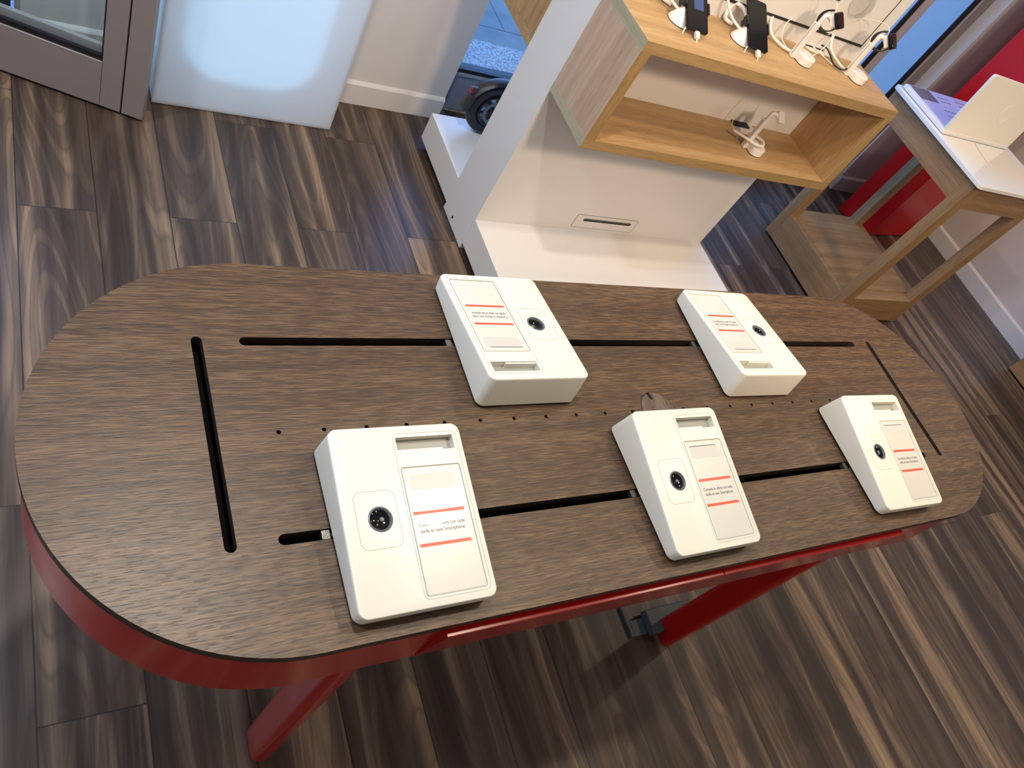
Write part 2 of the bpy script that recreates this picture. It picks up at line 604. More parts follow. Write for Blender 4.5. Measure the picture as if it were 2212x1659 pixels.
def text_mesh(body, size, align='CENTER', space=1.0, offset=0.0):
    cu = bpy.data.curves.new('t', 'FONT')
    cu.body = body
    cu.size = size
    cu.align_x = align
    cu.space_character = space
    cu.offset = offset
    cu.extrude = 0.00004
    cu.resolution_u = 3
    o = bpy.data.objects.new('t', cu)
    col.objects.link(o)
    dg = bpy.context.evaluated_depsgraph_get()
    dg.update()
    me = bpy.data.meshes.new_from_object(o.evaluated_get(dg))
    bpy.data.objects.remove(o)
    return me


# ================================================================== ROOM
RX = 3.95     # right wall
BY = 2.0      # face of the back wall
fl = MB().box(-3.0, RX + 0.2, -3.2, 2.06, -0.08, 0).build('floor', M['floor'], sm=False)
struct(fl)
struct(MB().box(-3.2, RX + 0.2, -3.4, 2.3, CEIL, CEIL + 0.1).build('ceiling', M['ceiling'], sm=False))
# back wall with the entrance (left) and the shop window (middle)
wb = MB()
wb.box(-0.954, 0.525, BY, 2.16, -0.05, CEIL)
wb.box(3.185, RX + 0.2, BY, 2.16, -0.05, CEIL)
wb.box(0.525, 3.185, BY, 2.16, 2.45, CEIL)
wb.box(-3.2, -2.15, BY, 2.16, -0.05, CEIL)
wb.box(-2.15, -0.954, BY, 2.16, 2.25, CEIL)
struct(wb.build('wall_back', M['wall'], sm=False))
struct(MB().box(RX, RX + 0.2, -3.4, 2.0, -0.05, CEIL).build('wall_right', plain('warm_white_wall_paint', (0.66, 0.59, 0.555, 1), 0.6, bump=0.12, bscale=160), sm=False))
wl = MB()
wl.box(-3.2, -3.0, -3.4, 2.0, -0.05, CEIL)
struct(wl.build('wall_left', M['wall'], sm=False))
struct(MB().box(-3.2, RX + 0.2, -3.4, -3.2, -0.05, CEIL).build('wall_front', M['wall'], sm=False))


def skirting(name, pts_box, nx, ny):
    pass


def skirt(name, x0, y0, x1, y1, side):
    """side: unit vector into the room, chamfered top edge"""
    s = MB()
    d = Vector((x1 - x0, y1 - y0, 0))
    L = d.length
    d.normalize()
    n = Vector((side[0], side[1], 0))
    prof = [(0, 0), (0.0135, 0), (0.0135, 0.088), (0.009, 0.094), (0.0, 0.100)]
    vs = []
    for t in (0, L):
        for a, z in prof:
            p = Vector((x0, y0, 0)) + d * t + n * a
            vs.append((p.x, p.y, z))
    k = len(prof)
    fs = [tuple(range(k)), tuple(range(2 * k - 1, k - 1, -1))] + [(i, k + i, k + (i + 1) % k, (i + 1) % k) for i in range(k)]
    s.add(vs, fs)
    return struct(s.build(name, M['skirt'], sm=False))


skirt('baseboard_back', -0.968, BY, 0.525, BY, (0, -1))
skirt('baseboard_back_right', 3.185, BY, RX, BY, (0, -1))
skirt('baseboard_right', RX, BY, RX, -3.2, (-1, 0))
skirt('baseboard_front', -3.0, -3.2, RX, -3.2, (0, 1))

# ---- shop window (window_1) between the wall ends
wf = MB()
wf.box(0.525, 3.185, 2.075, 2.12, 0.0, 0.170)                         # kick panel
win = struct(wf.build('window_1', M['kick'], sm=False, bevel=0.002))
fr = MB()
fr.box(0.525, 3.185, 2.066, 2.125, 0.170, 0.182)
fr.box(2.722, 2.786, 2.070, 2.080, 0.20, 2.45)
fr.box(3.088, 3.102, 2.070, 2.080, 0.20, 2.45)
fr.box(0.525, 3.185, 2.066, 2.125, 2.40, 2.45)
fr.build('window_frame', M['alu'], win, sm=False)
gs = MB()
gs.box(0.525, 2.69, 2.072, 2.12, 0.182, 0.199)
gs.box(2.786, 3.088, 2.072, 2.12, 0.182, 0.199)
gs.box(2.690, 2.722, 2.072, 2.080, 0.18, 2.40)
gs.box(3.048, 3.088, 2.074, 2.080, 0.18, 2.40)
gs.build('window_gasket', M['gasket'], win, sm=False)
MB().box(3.102, 3.185, 2.076, 2.088, 0.17, 2.45).build('window_side_post', M['door'], win, sm=False)
MB().box(0.525, 2.69, 2.082, 2.088, 0.199, 2.40).build('pane', M['glass'], win, sm=False)
MB().box(2.786, 3.048, 2.082, 2.088, 0.199, 2.40).build('pane', M['glass'], win, sm=False)
# ---- outside ground
m, nt, b = newmat('street_paving')
q = NT(nt)
tc = q.n('ShaderNodeTexCoord')
sp = q.n('ShaderNodeSeparateXYZ')
nt.links.new(tc.outputs['Object'], sp.inputs[0])
X, Y = sp.outputs[0], sp.outputs[1]
gran = q.math('LESS_THAN', Y, 2.665)
row = q.math('FLOOR', q.math('DIVIDE', q.math('SUBTRACT', Y, 2.80), 0.40))
xo = q.math('ADD', X, q.math('MULTIPLY', row, 0.277))
fx = q.math('FRACT', q.math('DIVIDE', q.math('SUBTRACT', xo, 1.162), 0.60))
fy = q.math('FRACT', q.math('DIVIDE', q.math('SUBTRACT', Y, 2.80), 0.40))
jt = q.math('MAXIMUM', q.math('LESS_THAN', fx, 0.012), q.math('LESS_THAN', fy, 0.022))
n1 = q.noise(tc.outputs['Object'], 9.0, 5.0, 0.6)
slab = q.ramp(n1, [(0.3, (0.145, 0.145, 0.14)), (0.7, (0.20, 0.20, 0.195))])
slab = q.mix(jt, slab, (0.06, 0.06, 0.06, 1))
sb = q.noise(tc.outputs['Object'], 75.0, 2.0, 0.6)
grc = q.ramp(sb, [(0.42, (0.20, 0.15, 0.14)), (0.52, (0.36, 0.35, 0.34))])
nt.links.new(q.mix(gran, slab, grc), b.inputs['Base Color'])
b.inputs['Roughness'].default_value = 0.7
M['paving'] = m
pv = MB().box(-8, 9, 2.06, 11, -0.06, -0.002).build('street_paving', M['paving'], sm=False)
struct(pv)
struct(MB().box(3.20, 5.2, 2.16, 4.6, -0.05, 3.4).build('wall_outside', plain('pale_outside_render', (0.42, 0.42, 0.41, 1), 0.6), sm=False))

# ================================================================== OPEN GLASS DOOR (left)
ang = math.radians(-20.4)
hinge = Vector((-1.86, 2.13, 0))
fe = Vector((-0.633, 1.695, 0))            # free edge foot
dl = Vector((math.cos(ang), math.sin(ang), 0))
TD = Matrix.Translation(fe) @ Matrix.Rotation(ang, 4, 'Z')
dr = thing('door_1', 'grey framed glass door standing open beside the glowing white light box', 'door')
dr['kind'] = 'structure'
DW = 1.22
f_ = MB()
f_.box(-DW, -0.126, 0, 0.045, 0.012, 0.168, TD)
f_.box(-DW, -0.126, 0, 0.045, 2.02, 2.15, TD)
f_.box(-DW, -DW + 0.09, 0, 0.045, 0.168, 2.02, TD)
f_.build('door_frame', M['door'], dr, sm=False)
MB().box(-0.126, -0.0665, 0, 0.045, 0.012, 2.15, TD).build('door_stile', M['door'], dr, sm=False)
MB().box(-0.0615, 0, 0, 0.045, 0.012, 2.15, TD).build('door_edge_post', M['door'], dr, sm=False)
MB().box(-0.0665, -0.0615, 0.012, 0.04, 0.012, 2.15, TD).box(-DW + 0.01, -0.002, 0.012, 0.034, 0.0, 0.012, TD).box(-0.1268, -0.1258, -0.0004, 0.010, 0.012, 0.168, TD).build('door_gasket', M['gasket'], dr, sm=False)
MB().box(-DW + .09, -0.128, -0.001, 0.016, 0.168, 0.1715, TD).build('door_glazing_bead', M['alu'], dr, sm=False)
MB().box(-DW + .09, -0.126, 0.003, 0.016, 0.1715, 0.190, TD).box(-0.131, -0.1262, 0.003, 0.016, 0.1715, 2.02, TD).build('pane_gasket', M['gasket'], dr, sm=False)
MB().box(-DW + .09, -0.131, 0.016, 0.028, 0.17, 2.02, TD).build('pane', M['glass'], dr, sm=False)
MB().box(-DW + .09, -0.131, 0.029, 0.045, 0.17, 0.206, TD).build('door_back_rail', M['alu'], dr, sm=False)
# fixed dark panel filling the doorway beside it
struct(MB().box(-2.15, -0.978, 2.10, 2.14, 0.0, 0.85).box(-1.02, -0.978, 2.09, 2.14, 0.85, 2.25).build('door_2', plain('dark_slate_panel', (0.030, 0.040, 0.055, 1), 0.5), sm=False))
struct(MB().box(-0.968, -0.954, 2.0, 2.16, 0.0, 2.25).build('trim_1', M['alu'], sm=False))

# ================================================================== LIGHT BOX
lb = thing('light_box', 'glowing pale blue white light box standing against the back wall', 'light box', (-0.2875, 1.81, 0))
HW, LH = 0.305, 1.25
f_ = MB()
f_.ringprism(rrect(-HW, HW, -LH / 2, LH / 2, 0.002, 2), rrect(-HW + .006, HW - .006, -LH / 2 + .006, LH / 2 - .006, 0.001, 2), 0, 0.165,
             Matrix(((1, 0, 0, 0), (0, 0, 1, 0), (0, 1, 0, LH / 2 + .004), (0, 0, 0, 1))))
f_.build('housing', M['diffuser'], lb, sm=False)
MB().box(-HW, HW, -0.006, 0.0, 0.004, LH + .004).build('front_panel', M['diffuser'], lb, sm=False)
MB().box(-HW + .006, HW - .006, 0.160, 0.166, 0.01, LH).build('back_panel', mat_emit('lightbox_lit_back', (0.62, 0.76, 1.0, 1), 0.30), lb, sm=False)
T = Matrix(((1, 0, 0, 0), (0, 0, 1, 0.010), (0, 1, 0, 0), (0, 0, 0, 1)))
MB().prism(rrect(-0.245, 0.200, 0.125, LH - 0.12, 0.15, 14), 0, 0.01, T).build('light_panel', M['glow'], lb, sm=False)

# ================================================================== GONDOLA SHELVING (white, double sided)
GX0, GX1, GY0, GY1 = 0.390, 1.510, 1.255, 1.462
gd = thing('gondola_shelving', 'tall white double sided display wall holding an open oak shelf box', 'display stand', (0, 0, 0))
f_ = MB()
f_.box(GX0, GX1, GY0, GY1, 0.0, 2.3)
f_.build('body', M['white'], gd, sm=False, bevel=0.0015)
f_ = MB()
f_.box(GX0, GX1, 0.72, GY0, 0.028, 0.147)
f_.build('platform', M['white'], gd, sm=False, bevel=0.0015)
f_ = MB()
f_.box(GX0, GX1, GY1, 1.818, 0.028, 0.147)
f_.build('platform', M['white'], gd, sm=False, bevel=0.0015)
f_ = MB()
f_.box(GX0 + .045, GX1 - .045, 0.76, GY0, 0.0, 0.028).box(GX0 + .045, GX1 - .045, GY1, 1.78, 0.0, 0.028)
f_.build('recessed_foot', M['blackvoid'], gd, sm=False)
MB().box(0.386, 0.392, 1.375, 1.381, 0.028, 0.036).build('edge_clip', M['black'], gd, sm=False)
# slotted plate low on the front
f_ = MB()
T = Matrix(((1, 0, 0, 0), (0, 0, -1, GY0), (0, 1, 0, 0), (0, 0, 0, 1)))
f_.ringprism(rrect(0.800, 1.100, 0.163, 0.228, 0.006, 4), rrect(0.8015, 1.0985, 0.1645, 0.2265, 0.005, 4), 0.0, 0.0012, T)
f_.build('access_plate_seam', M['groove'], gd, sm=False)
vt = MB().prism(rrect(0.8015, 1.0985, 0.1645, 0.2265, 0.005, 4), 0.0, 0.0010, T).build('access_plate', M['white'], gd, sm=False)
MB().prism(rrect(0.838, 1.072, 0.198, 0.208, 0.004, 4), 0.0008, 0.0018, T).build('slot', M['black'], vt, sm=False)
MB().prism(rrect(0.838, 1.072, 0.207, 0.2105, 0.0015, 4), 0.0008, 0.0040, T).build('slot_lip', M['slate'], vt, sm=False)
# groove frame on the upper panel
f_ = MB()
f_.box(0.56, 1.452, 1.2535, GY0 + .001, 1.113, 1.121).box(1.4495, 1.452, 1.2535, GY0 + .001, 1.121, 2.1)
f_.build('panel_groove', M['black'], gd, sm=False)
f_ = MB()
f_.box(1.02, 1.203, 1.2525, GY0 + .001, 1.222, 1.60)
f_.build('framed_notice', M['phonewhite'], gd, sm=False)
MB().box(1.02, 1.203, 1.2515, 1.2535, 1.222, 1.229).build('notice_edge', M['black'], gd, sm=False)
# clear acrylic dish
f_ = MB()
Tm = Matrix.Translation((1.295, 1.2545, 1.238)) @ Matrix.Rotation(PI / 2, 4, 'X')
f_.lathe([(0.0, 0.030), (0.02, 0.030), (0.036, 0.024), (0.040, 0.0), (0.042, 0.0), (0.038, 0.026), (0.02, 0.033), (0.0, 0.033)], 32, Tm, cap=False)
f_.build('acrylic_dome', M['acrylic'], gd)


def cubby(y0, y1, z0=0.706, z1=1.061, t=0.033):
    s = [('shelf_top', 'oak_x', (GX0, GX1, y0, y1, z1 - t, z1)), ('shelf_bottom', 'oak_x', (GX0, GX1, y0, y1, z0, z0 + t)),
         ('shelf_side', 'oak_z', (GX0, GX0 + t, y0, y1, z0 + t, z1 - t)), ('shelf_side', 'oak_z', (GX1 - t, GX1, y0, y1, z0 + t, z1 - t))]
    for n, mt, bb in s:
        MB().box(*bb).build(n, M[mt], gd, sm=False, bevel=0.0008)


cubby(1.002, GY0)
cubby(GY1, 1.715)
# front edging strips of the shelf box (darker laminate edge)
f_ = MB()
T = Matrix(((1, 0, 0, 0), (0, 0, -1, 1.0015), (0, 1, 0, 0), (0, 0, 0, 1)))
for z_ in (1.028, 0.706):
    MB().box(GX0, GX1, 1.0005, 1.002, z_, z_ + .033).build('front_edging', M['oak_edge'], gd, sm=False)
for x_ in (GX0, GX1 - .033):
    MB().box(x_, x_ + .033, 1.0005, 1.002, 0.739, 1.028).build('front_edging', M['oak_edge_z'], gd, sm=False)
T_ = MB().box(0.3888, 0.3902, 1.0045, 1.2535, 0.739, 1.028).build('lit_side_skin', mat_wood('lit_side_oak', (0.40, 0.27, 0.18), (0.50, 0.355, 0.25), (0.62, 0.47, 0.35), 'z', 0.7, 0.5, 0.15, 0.4, 0.2), gd, sm=False)  # thin skin, paler pink of the lit side painted into its colour
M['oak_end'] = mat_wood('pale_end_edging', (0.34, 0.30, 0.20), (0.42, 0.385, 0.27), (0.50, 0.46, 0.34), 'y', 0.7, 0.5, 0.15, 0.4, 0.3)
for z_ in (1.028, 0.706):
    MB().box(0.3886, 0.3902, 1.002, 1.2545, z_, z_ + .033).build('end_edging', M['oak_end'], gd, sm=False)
# lifted cable flap at the back of the shelf floor
f_ = MB()
f_.box(0.424, 0.622, 1.218, 1.2545, 0.739, 0.742).box(0.424, 0.60, 1.228, 1.2545, 0.742, 0.762)
f_.build('cable_tray_cover', plain('grey_tray', (0.38, 0.38, 0.36, 1), 0.4), gd, sm=False)


def cable_port(x0, x1, z, y0=1.195, nm='cable_port'):
    p = MB().box(x0, x1, y0, 1.2548, z, z + .0015).build(nm, M['cable'], gd, sm=False)
    MB().box(x0 - .002, x1 - .03, y0 + .032, 1.2545, z + .0015, z + .006).build('brush_strip', M['black'], p, sm=False)


cable_port(1.155, 1.262, 0.739)
cable_port(1.215, 1.335, 1.061, 1.228)

# ---- watch stands --------------------------------------------------


def watch_stand(loc, label, turn=24, group=None):
    t = thing('watch_stand', label, 'watch stand', loc, 0, group)
    # drum base, cut by a flat on its left side
    pts = []
    for i in range(40):
        a = 2 * PI * i / 40
        x, y = 0.036 * math.cos(a), 0.036 * math.sin(a)
        pts.append((max(x, -0.030), y))
    base = MB().prism(pts, 0.002, 0.026).build('base', M['phonewhite'], t, bevel=0.002)
    MB().prism([(p[0] * .96, p[1] * .96) for p in pts], 0.0, 0.002).build('foot_pad', M['black'], base)
    # square post rising from the rim
    f = MB()
    f.box(-0.045, -0.027, 0.004, 0.022, 0.0, 0.118)
    f.build('post', M['phonewhite'], t, bevel=0.003)
    MB().box(-0.0455, -0.0265, 0.0125, 0.0136, 0.01, 0.116).build('post_seam', M['groove'], t, sm=False)
    f = MB()
    f.tube([(-0.034, 0.011, 0.105), (-0.034, 0.010, 0.140), (-0.031, 0.010, 0.146), (-0.020, 0.008, 0.147), (-0.002, 0.004, 0.140)], 0.0070, 12, 6)
    f.build('neck', M['phonewhite'], t)
    # head: long axis tilted back, face towards the room and up
    ct, st_ = math.cos(math.radians(41)), math.sin(math.radians(41))
    TH = Matrix.Translation((0.002, 0.0, 0.141)) @ Matrix.Rotation(math.radians(turn), 4, 'Z') @ Matrix(((0, -1, 0, 0), (ct, 0, -st_, 0), (st_, 0, ct, 0), (0, 0, 0, 1)))
    f = MB()
    f.prism(rrect(-0.017, 0.021, -0.015, 0.015, 0.004, 4), -0.006, 0.008, TH)
    f.build('charger_head', M['phonewhite'], t, bevel=0.001)
    MB().prism([(0.009 * math.cos(a * PI / 8), 0.009 * math.sin(a * PI / 8)) for a in range(16)], 0.008, 0.0088, TH).build('charging_puck', M['cable'], t)
    return t, TH


def watch(stand, TH, label, strapflip=False):
    w_ = thing('smartwatch', label, 'watch', stand.location)
    T2 = TH @ Matrix.Translation((-0.001, 0, 0.0092)) @ Matrix.Scale(1.14, 4)
    MB().prism(rrect(-0.021, 0.021, -0.0185, 0.0185, 0.007, 6), 0.0, 0.0125, T2).build('case', M['blackgloss'], w_, bevel=0.002)
    MB().prism(rrect(-0.018, 0.018, -0.0155, 0.0155, 0.006, 6), 0.0125, 0.0131, T2).build('screen', M['blackgloss'], w_)
    f = MB()
    n = 22
    vs, fs = [], []
    for i in range(n + 1):
        a = math.radians(-62) + math.radians(304) * i / n + PI / 2
        # loop behind the case in the local x-z plane
        cx = 0.022 * math.cos(a - PI / 2) * 0 + 0.0
        A = math.radians(60) + math.radians(240) * i / n
        x = 0.027 * math.sin(A) * 1.0 + 0.006
        z = -0.020 + 0.030 * math.cos(A)
        vs += [T2 @ Vector((x, -0.010, z)), T2 @ Vector((x, 0.010, z)), T2 @ Vector((x * .87, 0.010, -0.020 + 0.0258 * math.cos(A))), T2 @ Vector((x * .87, -0.010, -0.020 + 0.0258 * math.cos(A)))]
    for i in range(n):
        k, j = 4 * i, 4 * i + 4
        fs += [(k, k + 1, j + 1, j), (k + 1, k + 2, j + 2, j + 1), (k + 2, k + 3, j + 3, j + 2), (k + 3, k, j, j + 3)]
    fs += [(0, 3, 2, 1), (4 * n, 4 * n + 1, 4 * n + 2, 4 * n + 3)]
    MB().add(vs, fs).build('strap', M['black'], w_)
    return w_


s1, TH = watch_stand((1.104, 1.141, 1.061), 'white watch stand with drum base on the oak shelf, nearer the dark phones')
watch(s1, TH, 'black smartwatch hanging on the white stand nearer the dark phones')
s2, TH = watch_stand((1.373, 1.133, 1.061), 'white watch stand with drum base at the right end of the oak shelf top')
watch(s2, TH, 'black smartwatch on the white stand at the right end of the oak shelf')
s3, TH3 = watch_stand((1.165, 1.104, 0.739), 'empty white watch stand inside the open oak shelf box', 4)


def cable(name, pts, r, parent, mat='cable', res=8):
    return MB().tube(pts, r, 8, res).build(name, M[mat], parent, ang=80)


# cables are parts of their stands (coordinates relative to the stand)
cable('thick_cable', [(-0.032, 0.022, 0.008), (-0.075, 0.045, 0.010), (-0.105, 0.085, 0.022), (-0.098, 0.125, 0.065), (-0.060, 0.128, 0.105)], 0.0048, s1)
cable('thin_cable', [(-0.060, 0.128, 0.105), (-0.02, 0.122, 0.135), (-0.005, 0.075, 0.168), (0.002, 0.035, 0.178), (0.004, 0.012, 0.150)], 0.0014, s1)
cable('charging_wire', [(0.150, 0.140, 0.006), (0.165, 0.110, 0.060), (0.150, 0.085, 0.070), (0.125, 0.060, 0.040), (0.070, 0.035, 0.010), (0.020, 0.040, 0.004)], 0.0021, s1)
cable('looped_wire', [(0.030, 0.135, 0.030), (-0.010, 0.120, 0.070), (-0.050, 0.100, 0.050), (-0.060, 0.070, 0.020), (-0.045, 0.040, 0.008)], 0.0017, s1)
cable('thick_cable', [(-0.032, 0.018, 0.008), (-0.055, 0.050, 0.012), (-0.080, 0.095, 0.030), (-0.070, 0.130, 0.070), (-0.040, 0.132, 0.115), (-0.030, 0.120, 0.135)], 0.0046, s2)
cable('thin_cable', [(-0.030, 0.120, 0.135), (-0.010, 0.08, 0.160), (0.002, 0.035, 0.172), (0.004, 0.012, 0.150)], 0.0014, s2)
cable('black_cable', [(-0.120, 0.142, 0.006), (-0.085, 0.115, 0.020), (-0.080, 0.080, 0.016), (-0.085, 0.040, 0.008), (-0.062, 0.016, 0.010), (-0.036, 0.018, 0.022)], 0.0026, s2, 'black')
cable('white_wire', [(-0.130, 0.140, 0.005), (-0.110, 0.090, 0.005), (-0.088, 0.045, 0.005), (-0.050, 0.016, 0.006)], 0.0020, s2)
cable('coiled_cable', [(-0.085, 0.050, 0.030), (-0.060, 0.020, 0.034), (-0.030, -0.014, 0.036), (0.005, -0.018, 0.038), (0.020, 0.008, 0.040), (0.000, 0.036, 0.038), (-0.020, 0.040, 0.036)], 0.0050, s3)
cable('thin_cable', [(-0.055, 0.040, 0.010), (-0.060, 0.100, 0.030), (-0.030, 0.150, 0.095), (0.020, 0.155, 0.115), (0.060, 0.150, 0.075), (0.055, 0.145, 0.010)], 0.0012, s3)

# ---- phone stands --------------------------------------------------


def phone_set(loc, slabel, plabel, lit):
    t = thing('phone_stand', slabel, 'phone stand', loc)
    f = MB()
    tip = Vector((0.020, 0.022, 0.078))
    R0, R1 = 0.036, 0.011
    n = 36
    vs = []
    for k, (r, h) in enumerate([(R0 * .98, 0.0025), (R0, 0.006), (R0 * .84, 0.014), (R0 * .62, 0.027), (R1, 0.040), (R1 * .7, 0.043)]):
        cc = tip * (h / 0.078) * Vector((1, 1, 0)).length * 0 + Vector((tip.x * h / .078, tip.y * h / .078, h))
        for i in range(n):
            a = 2 * PI * i / n
            vs.append(cc + Vector((r * math.cos(a), r * math.sin(a), 0)))
    fs = [tuple(range(n - 1, -1, -1)), tuple(5 * n + i for i in range(n))]
    for k in range(5):
        for i in range(n):
            j = (i + 1) % n
            fs.append((k * n + i, k * n + j, (k + 1) * n + j, (k + 1) * n + i))
    f.add(vs, fs)
    f.build('cone_base', M['phonewhite'], t, ang=50)
    MB().prism([(0.034 * math.cos(a * PI / 16), 0.034 * math.sin(a * PI / 16)) for a in range(32)], 0, 0.0025).build('foot_pad', M['black'], t)
    # phone plane: leaning back, screen towards the room and up
    TP = Matrix.Translation((0.036, 0.014, 0.052)) @ Matrix.Rotation(math.radians(-8), 4, 'Z') @ Matrix.Rotation(math.radians(27), 4, 'X')
    p = thing('smartphone', plabel, 'phone', loc)
    MB().prism(rrect(-0.0375, 0.0375, -0.080, 0.080, 0.009, 6), -0.004, 0.0042, TP).build('body', M['blackgloss'], p, bevel=0.0015)
    sc_ = MB().prism(rrect(-0.0345, 0.0345, -0.074, 0.076, 0.006, 6), 0.0042, 0.0046, TP).build('screen', M['blackgloss'], p)
    if lit:  # painted patch standing in for the window's reflection on the glass
        MB().box(-0.012, 0.022, -0.015, 0.050, 0.0046, 0.0048, TP).build('painted_reflection', M['reflectblue'], sc_, sm=False)
    f = MB()
    f.box(-0.046, -0.0385, -0.012, 0.016, -0.008, 0.008, TP).box(0.0385, 0.044, -0.018, 0.016, -0.008, 0.006, TP).box(-0.046, 0.044, -0.008, 0.010, -0.012, -0.0055, TP)
    f.box(-0.052, -0.046, -0.012, 0.004, -0.014, 0.004, TP)
    f.build('clamp', M['black'], t, bevel=0.001)
    MB().tube([TP @ Vector((0.0, 0.0, -0.010)), (0.020, 0.018, 0.040), (0.012, 0.013, 0.036)], 0.008, 10, 6).build('ball_joint', M['black'], t)
    # charging plug under the phone
    pl_ = MB().box(-0.007, 0.007, -0.101, -0.0805, -0.004, 0.005, TP).build('charging_plug', M['cable'], t, bevel=0.001)
    a = TP @ Vector((0, -0.098, 0))
    cable('plug_cable', [a, a + Vector((-0.004, -0.010, -0.010)), a + Vector((-0.030, -0.004, -0.015)), a + Vector((-0.042, 0.012, -0.012)), a + Vector((-0.03, 0.03, 0.006))], 0.0022, t)
    cable('thick_cable', [(-0.012, 0.018, 0.026), (-0.040, 0.050, 0.040), (-0.055, 0.095, 0.075), (-0.05, 0.125, 0.14), (-0.02, 0.118, 0.20)], 0.0042, t)
    cable('coiled_cable', [(0.010, 0.075, 0.006), (-0.012, 0.095, 0.012), (0.004, 0.110, 0.05), (0.022, 0.085, 0.055), (0.022, 0.050, 0.048)], 0.0062, t)
    return t


phone_set((0.578, 1.148, 1.061), 'white cone phone stand nearest the left end of the oak shelf', 'black phone with a painted blue window reflection, held on the leftmost white cone stand', True)
phone_set((0.828, 1.148, 1.061), 'white cone phone stand between the other cone stand and the watch stands', 'dark phone with blank screen, held on the cone stand beside the watches', False)

# ================================================================== SCOOTER behind the display wall
scoot = thing('electric_scooter', 'black electric scooter rear end standing on the white platform behind the display wall', 'scooter', (0.588, 1.752, 0.147))


def wheel(parent, x, spin=0.3):
    Tw = Matrix.Translation((x, 0, 0.112)) @ Matrix.Rotation(PI / 2, 4, 'X')
    prof = []
    for i in range(17):
        a = 2 * PI * i / 16
        prof.append((0.090 + 0.022 * math.cos(a), 0.024 * math.sin(a)))
    ty = MB().lathe(prof, 48, Tw, cap=False).build('tyre', M['tyre'], parent, ang=70)
    f = MB()
    f.lathe([(0.060, -0.016), (0.070, -0.019), (0.072, 0.0), (0.070, 0.019), (0.060, 0.016), (0.058, 0.0), (0.060, -0.016)], 40, Tw, cap=False)
    for k in range(6):
        a = spin + k * PI / 3
        Tk = Tw @ Matrix.Rotation(a, 4, 'Z')
        f.box(0.02, 0.061, -0.006, 0.006, -0.008, 0.008, Tk)
    f.lathe([(0.006, -0.026), (0.024, -0.026), (0.024, 0.026), (0.006, 0.026)], 24, Tw)
    f.build('wheel_rim', M['rim'], ty)
    Tr = Matrix.Translation((x, -0.024, 0.112)) @ Matrix.Rotation(PI / 2, 4, 'X')
    f = MB()
    f.lathe([(0.040, 0.0), (0.052, 0.0), (0.052, 0.003), (0.040, 0.003), (0.040, 0.0)], 32, Tr, cap=False)
    f.build('brake_disc', M['metal'], ty)
    return ty


wheel(scoot, 0.0)
wheel(scoot, 0.78)
# mudguard over the rear wheel
f = MB()
n = 20
vs, fs = [], []
for i in range(n + 1):
    a = math.radians(35 + 150 * i / n)
    for rr, yy in ((0.121, -0.026), (0.130, -0.016), (0.133, 0.0), (0.130, 0.016), (0.121, 0.026), (0.118, 0.024), (0.127, 0.0), (0.118, -0.024)):
        vs.append((rr * math.cos(a), yy, 0.112 + rr * math.sin(a)))
for i in range(n):
    for k in range(8):
        fs.append((i * 8 + k, i * 8 + (k + 1) % 8, (i + 1) * 8 + (k + 1) % 8, (i + 1) * 8 + k))
fs += [tuple(range(7, -1, -1)), tuple(n * 8 + k for k in range(8))]
mg = f.add(vs, fs).build('mudguard', M['darkplastic'], scoot, ang=60)
f = MB()
Tm = Matrix.Translation((-0.118, 0.0, 0.128)) @ Matrix.Rotation(math.radians(10), 4, 'Y')
f.prism(rrect(-0.010, 0.010, -0.024, 0.024, 0.006, 4), -0.035, 0.035, Tm)
f.build('number_plate_holder', M['darkplastic'], mg, bevel=0.002)
Tl = Matrix.Translation((-0.128, -0.004, 0.178)) @ Matrix.Rotation(math.radians(-100), 4, 'Y')
tlh = MB().lathe([(0.004, -0.028), (0.013, -0.026), (0.015, 0.0)], 24, Tl).build('tail_light', M['darkplastic'], mg)
MB().lathe([(0.0148, 0.0), (0.0145, 0.003), (0.010, 0.0045), (0.0005, 0.005)], 24, Tl).build('red_lens', M['taillight'], tlh)
f = MB()
f.box(0.12, 0.66, -0.07, 0.07, 0.075, 0.110)
f.build('deck', M['darkplastic'], scoot, bevel=0.01)
MB().tube([(0.0, -0.04, 0.112), (0.06, -0.045, 0.10), (0.14, -0.045, 0.09)], 0.010, 8, 4).build('rear_fork', M['rim'], scoot)
MB().tube([(0.64, 0, 0.10), (0.72, 0, 0.17), (0.74, 0, 0.30)], 0.022, 12, 6).tube([(0.74, 0, 0.30), (0.78, -0.035, 0.20), (0.78, -0.04, 0.112)], 0.010, 8, 6).build('neck', M['darkplastic'], scoot)
MB().tube([(0.74, 0, 0.31), (0.40, 0, 0.29), (0.02, 0.0, 0.275)], 0.016, 12, 6).build('folded_stem', M['darkplastic'], scoot)

# ================================================================== MAIN DISPLAY TABLE
TZ = 0.902
tb = thing('display_table', 'long dark oak display table with rounded ends, black slots and a red apron', 'table')
HS, RR = 0.7035, 0.3038
top = MB().prism(stadium(HS, RR, 48), TZ - 0.0165, TZ).mesh('tabletop')
cut = MB()
SW = 0.0150
for a_ in [(-0.7897, -0.1632, -0.7897, 0.1632), (0.7897, -0.1632, 0.7897, 0.1632), (-0.7317, 0.1552, 0.7317, 0.1552), (-0.7317, -0.1552, 0.7317, -0.1552)]:
    cut.prism(slotpts(*a_, SW), TZ - 0.05, TZ + 0.03)
for i in range(23):
    if 10 < i < 12:
        continue
    x = (i - 11) * 0.06389
    cut.prism([(x + 0.0033 * math.cos(k * PI / 8), 0.0013 + 0.0033 * math.sin(k * PI / 8)) for k in range(16)], TZ - 0.05, TZ + 0.03)
cut.prism([(0.001 + 0.0402 * math.cos(k * PI / 32), 0.001 + 0.0402 * math.sin(k * PI / 32)) for k in range(64)], TZ - 0.05, TZ + 0.03)
top2 = boolean(top, cut.mesh('cut'))
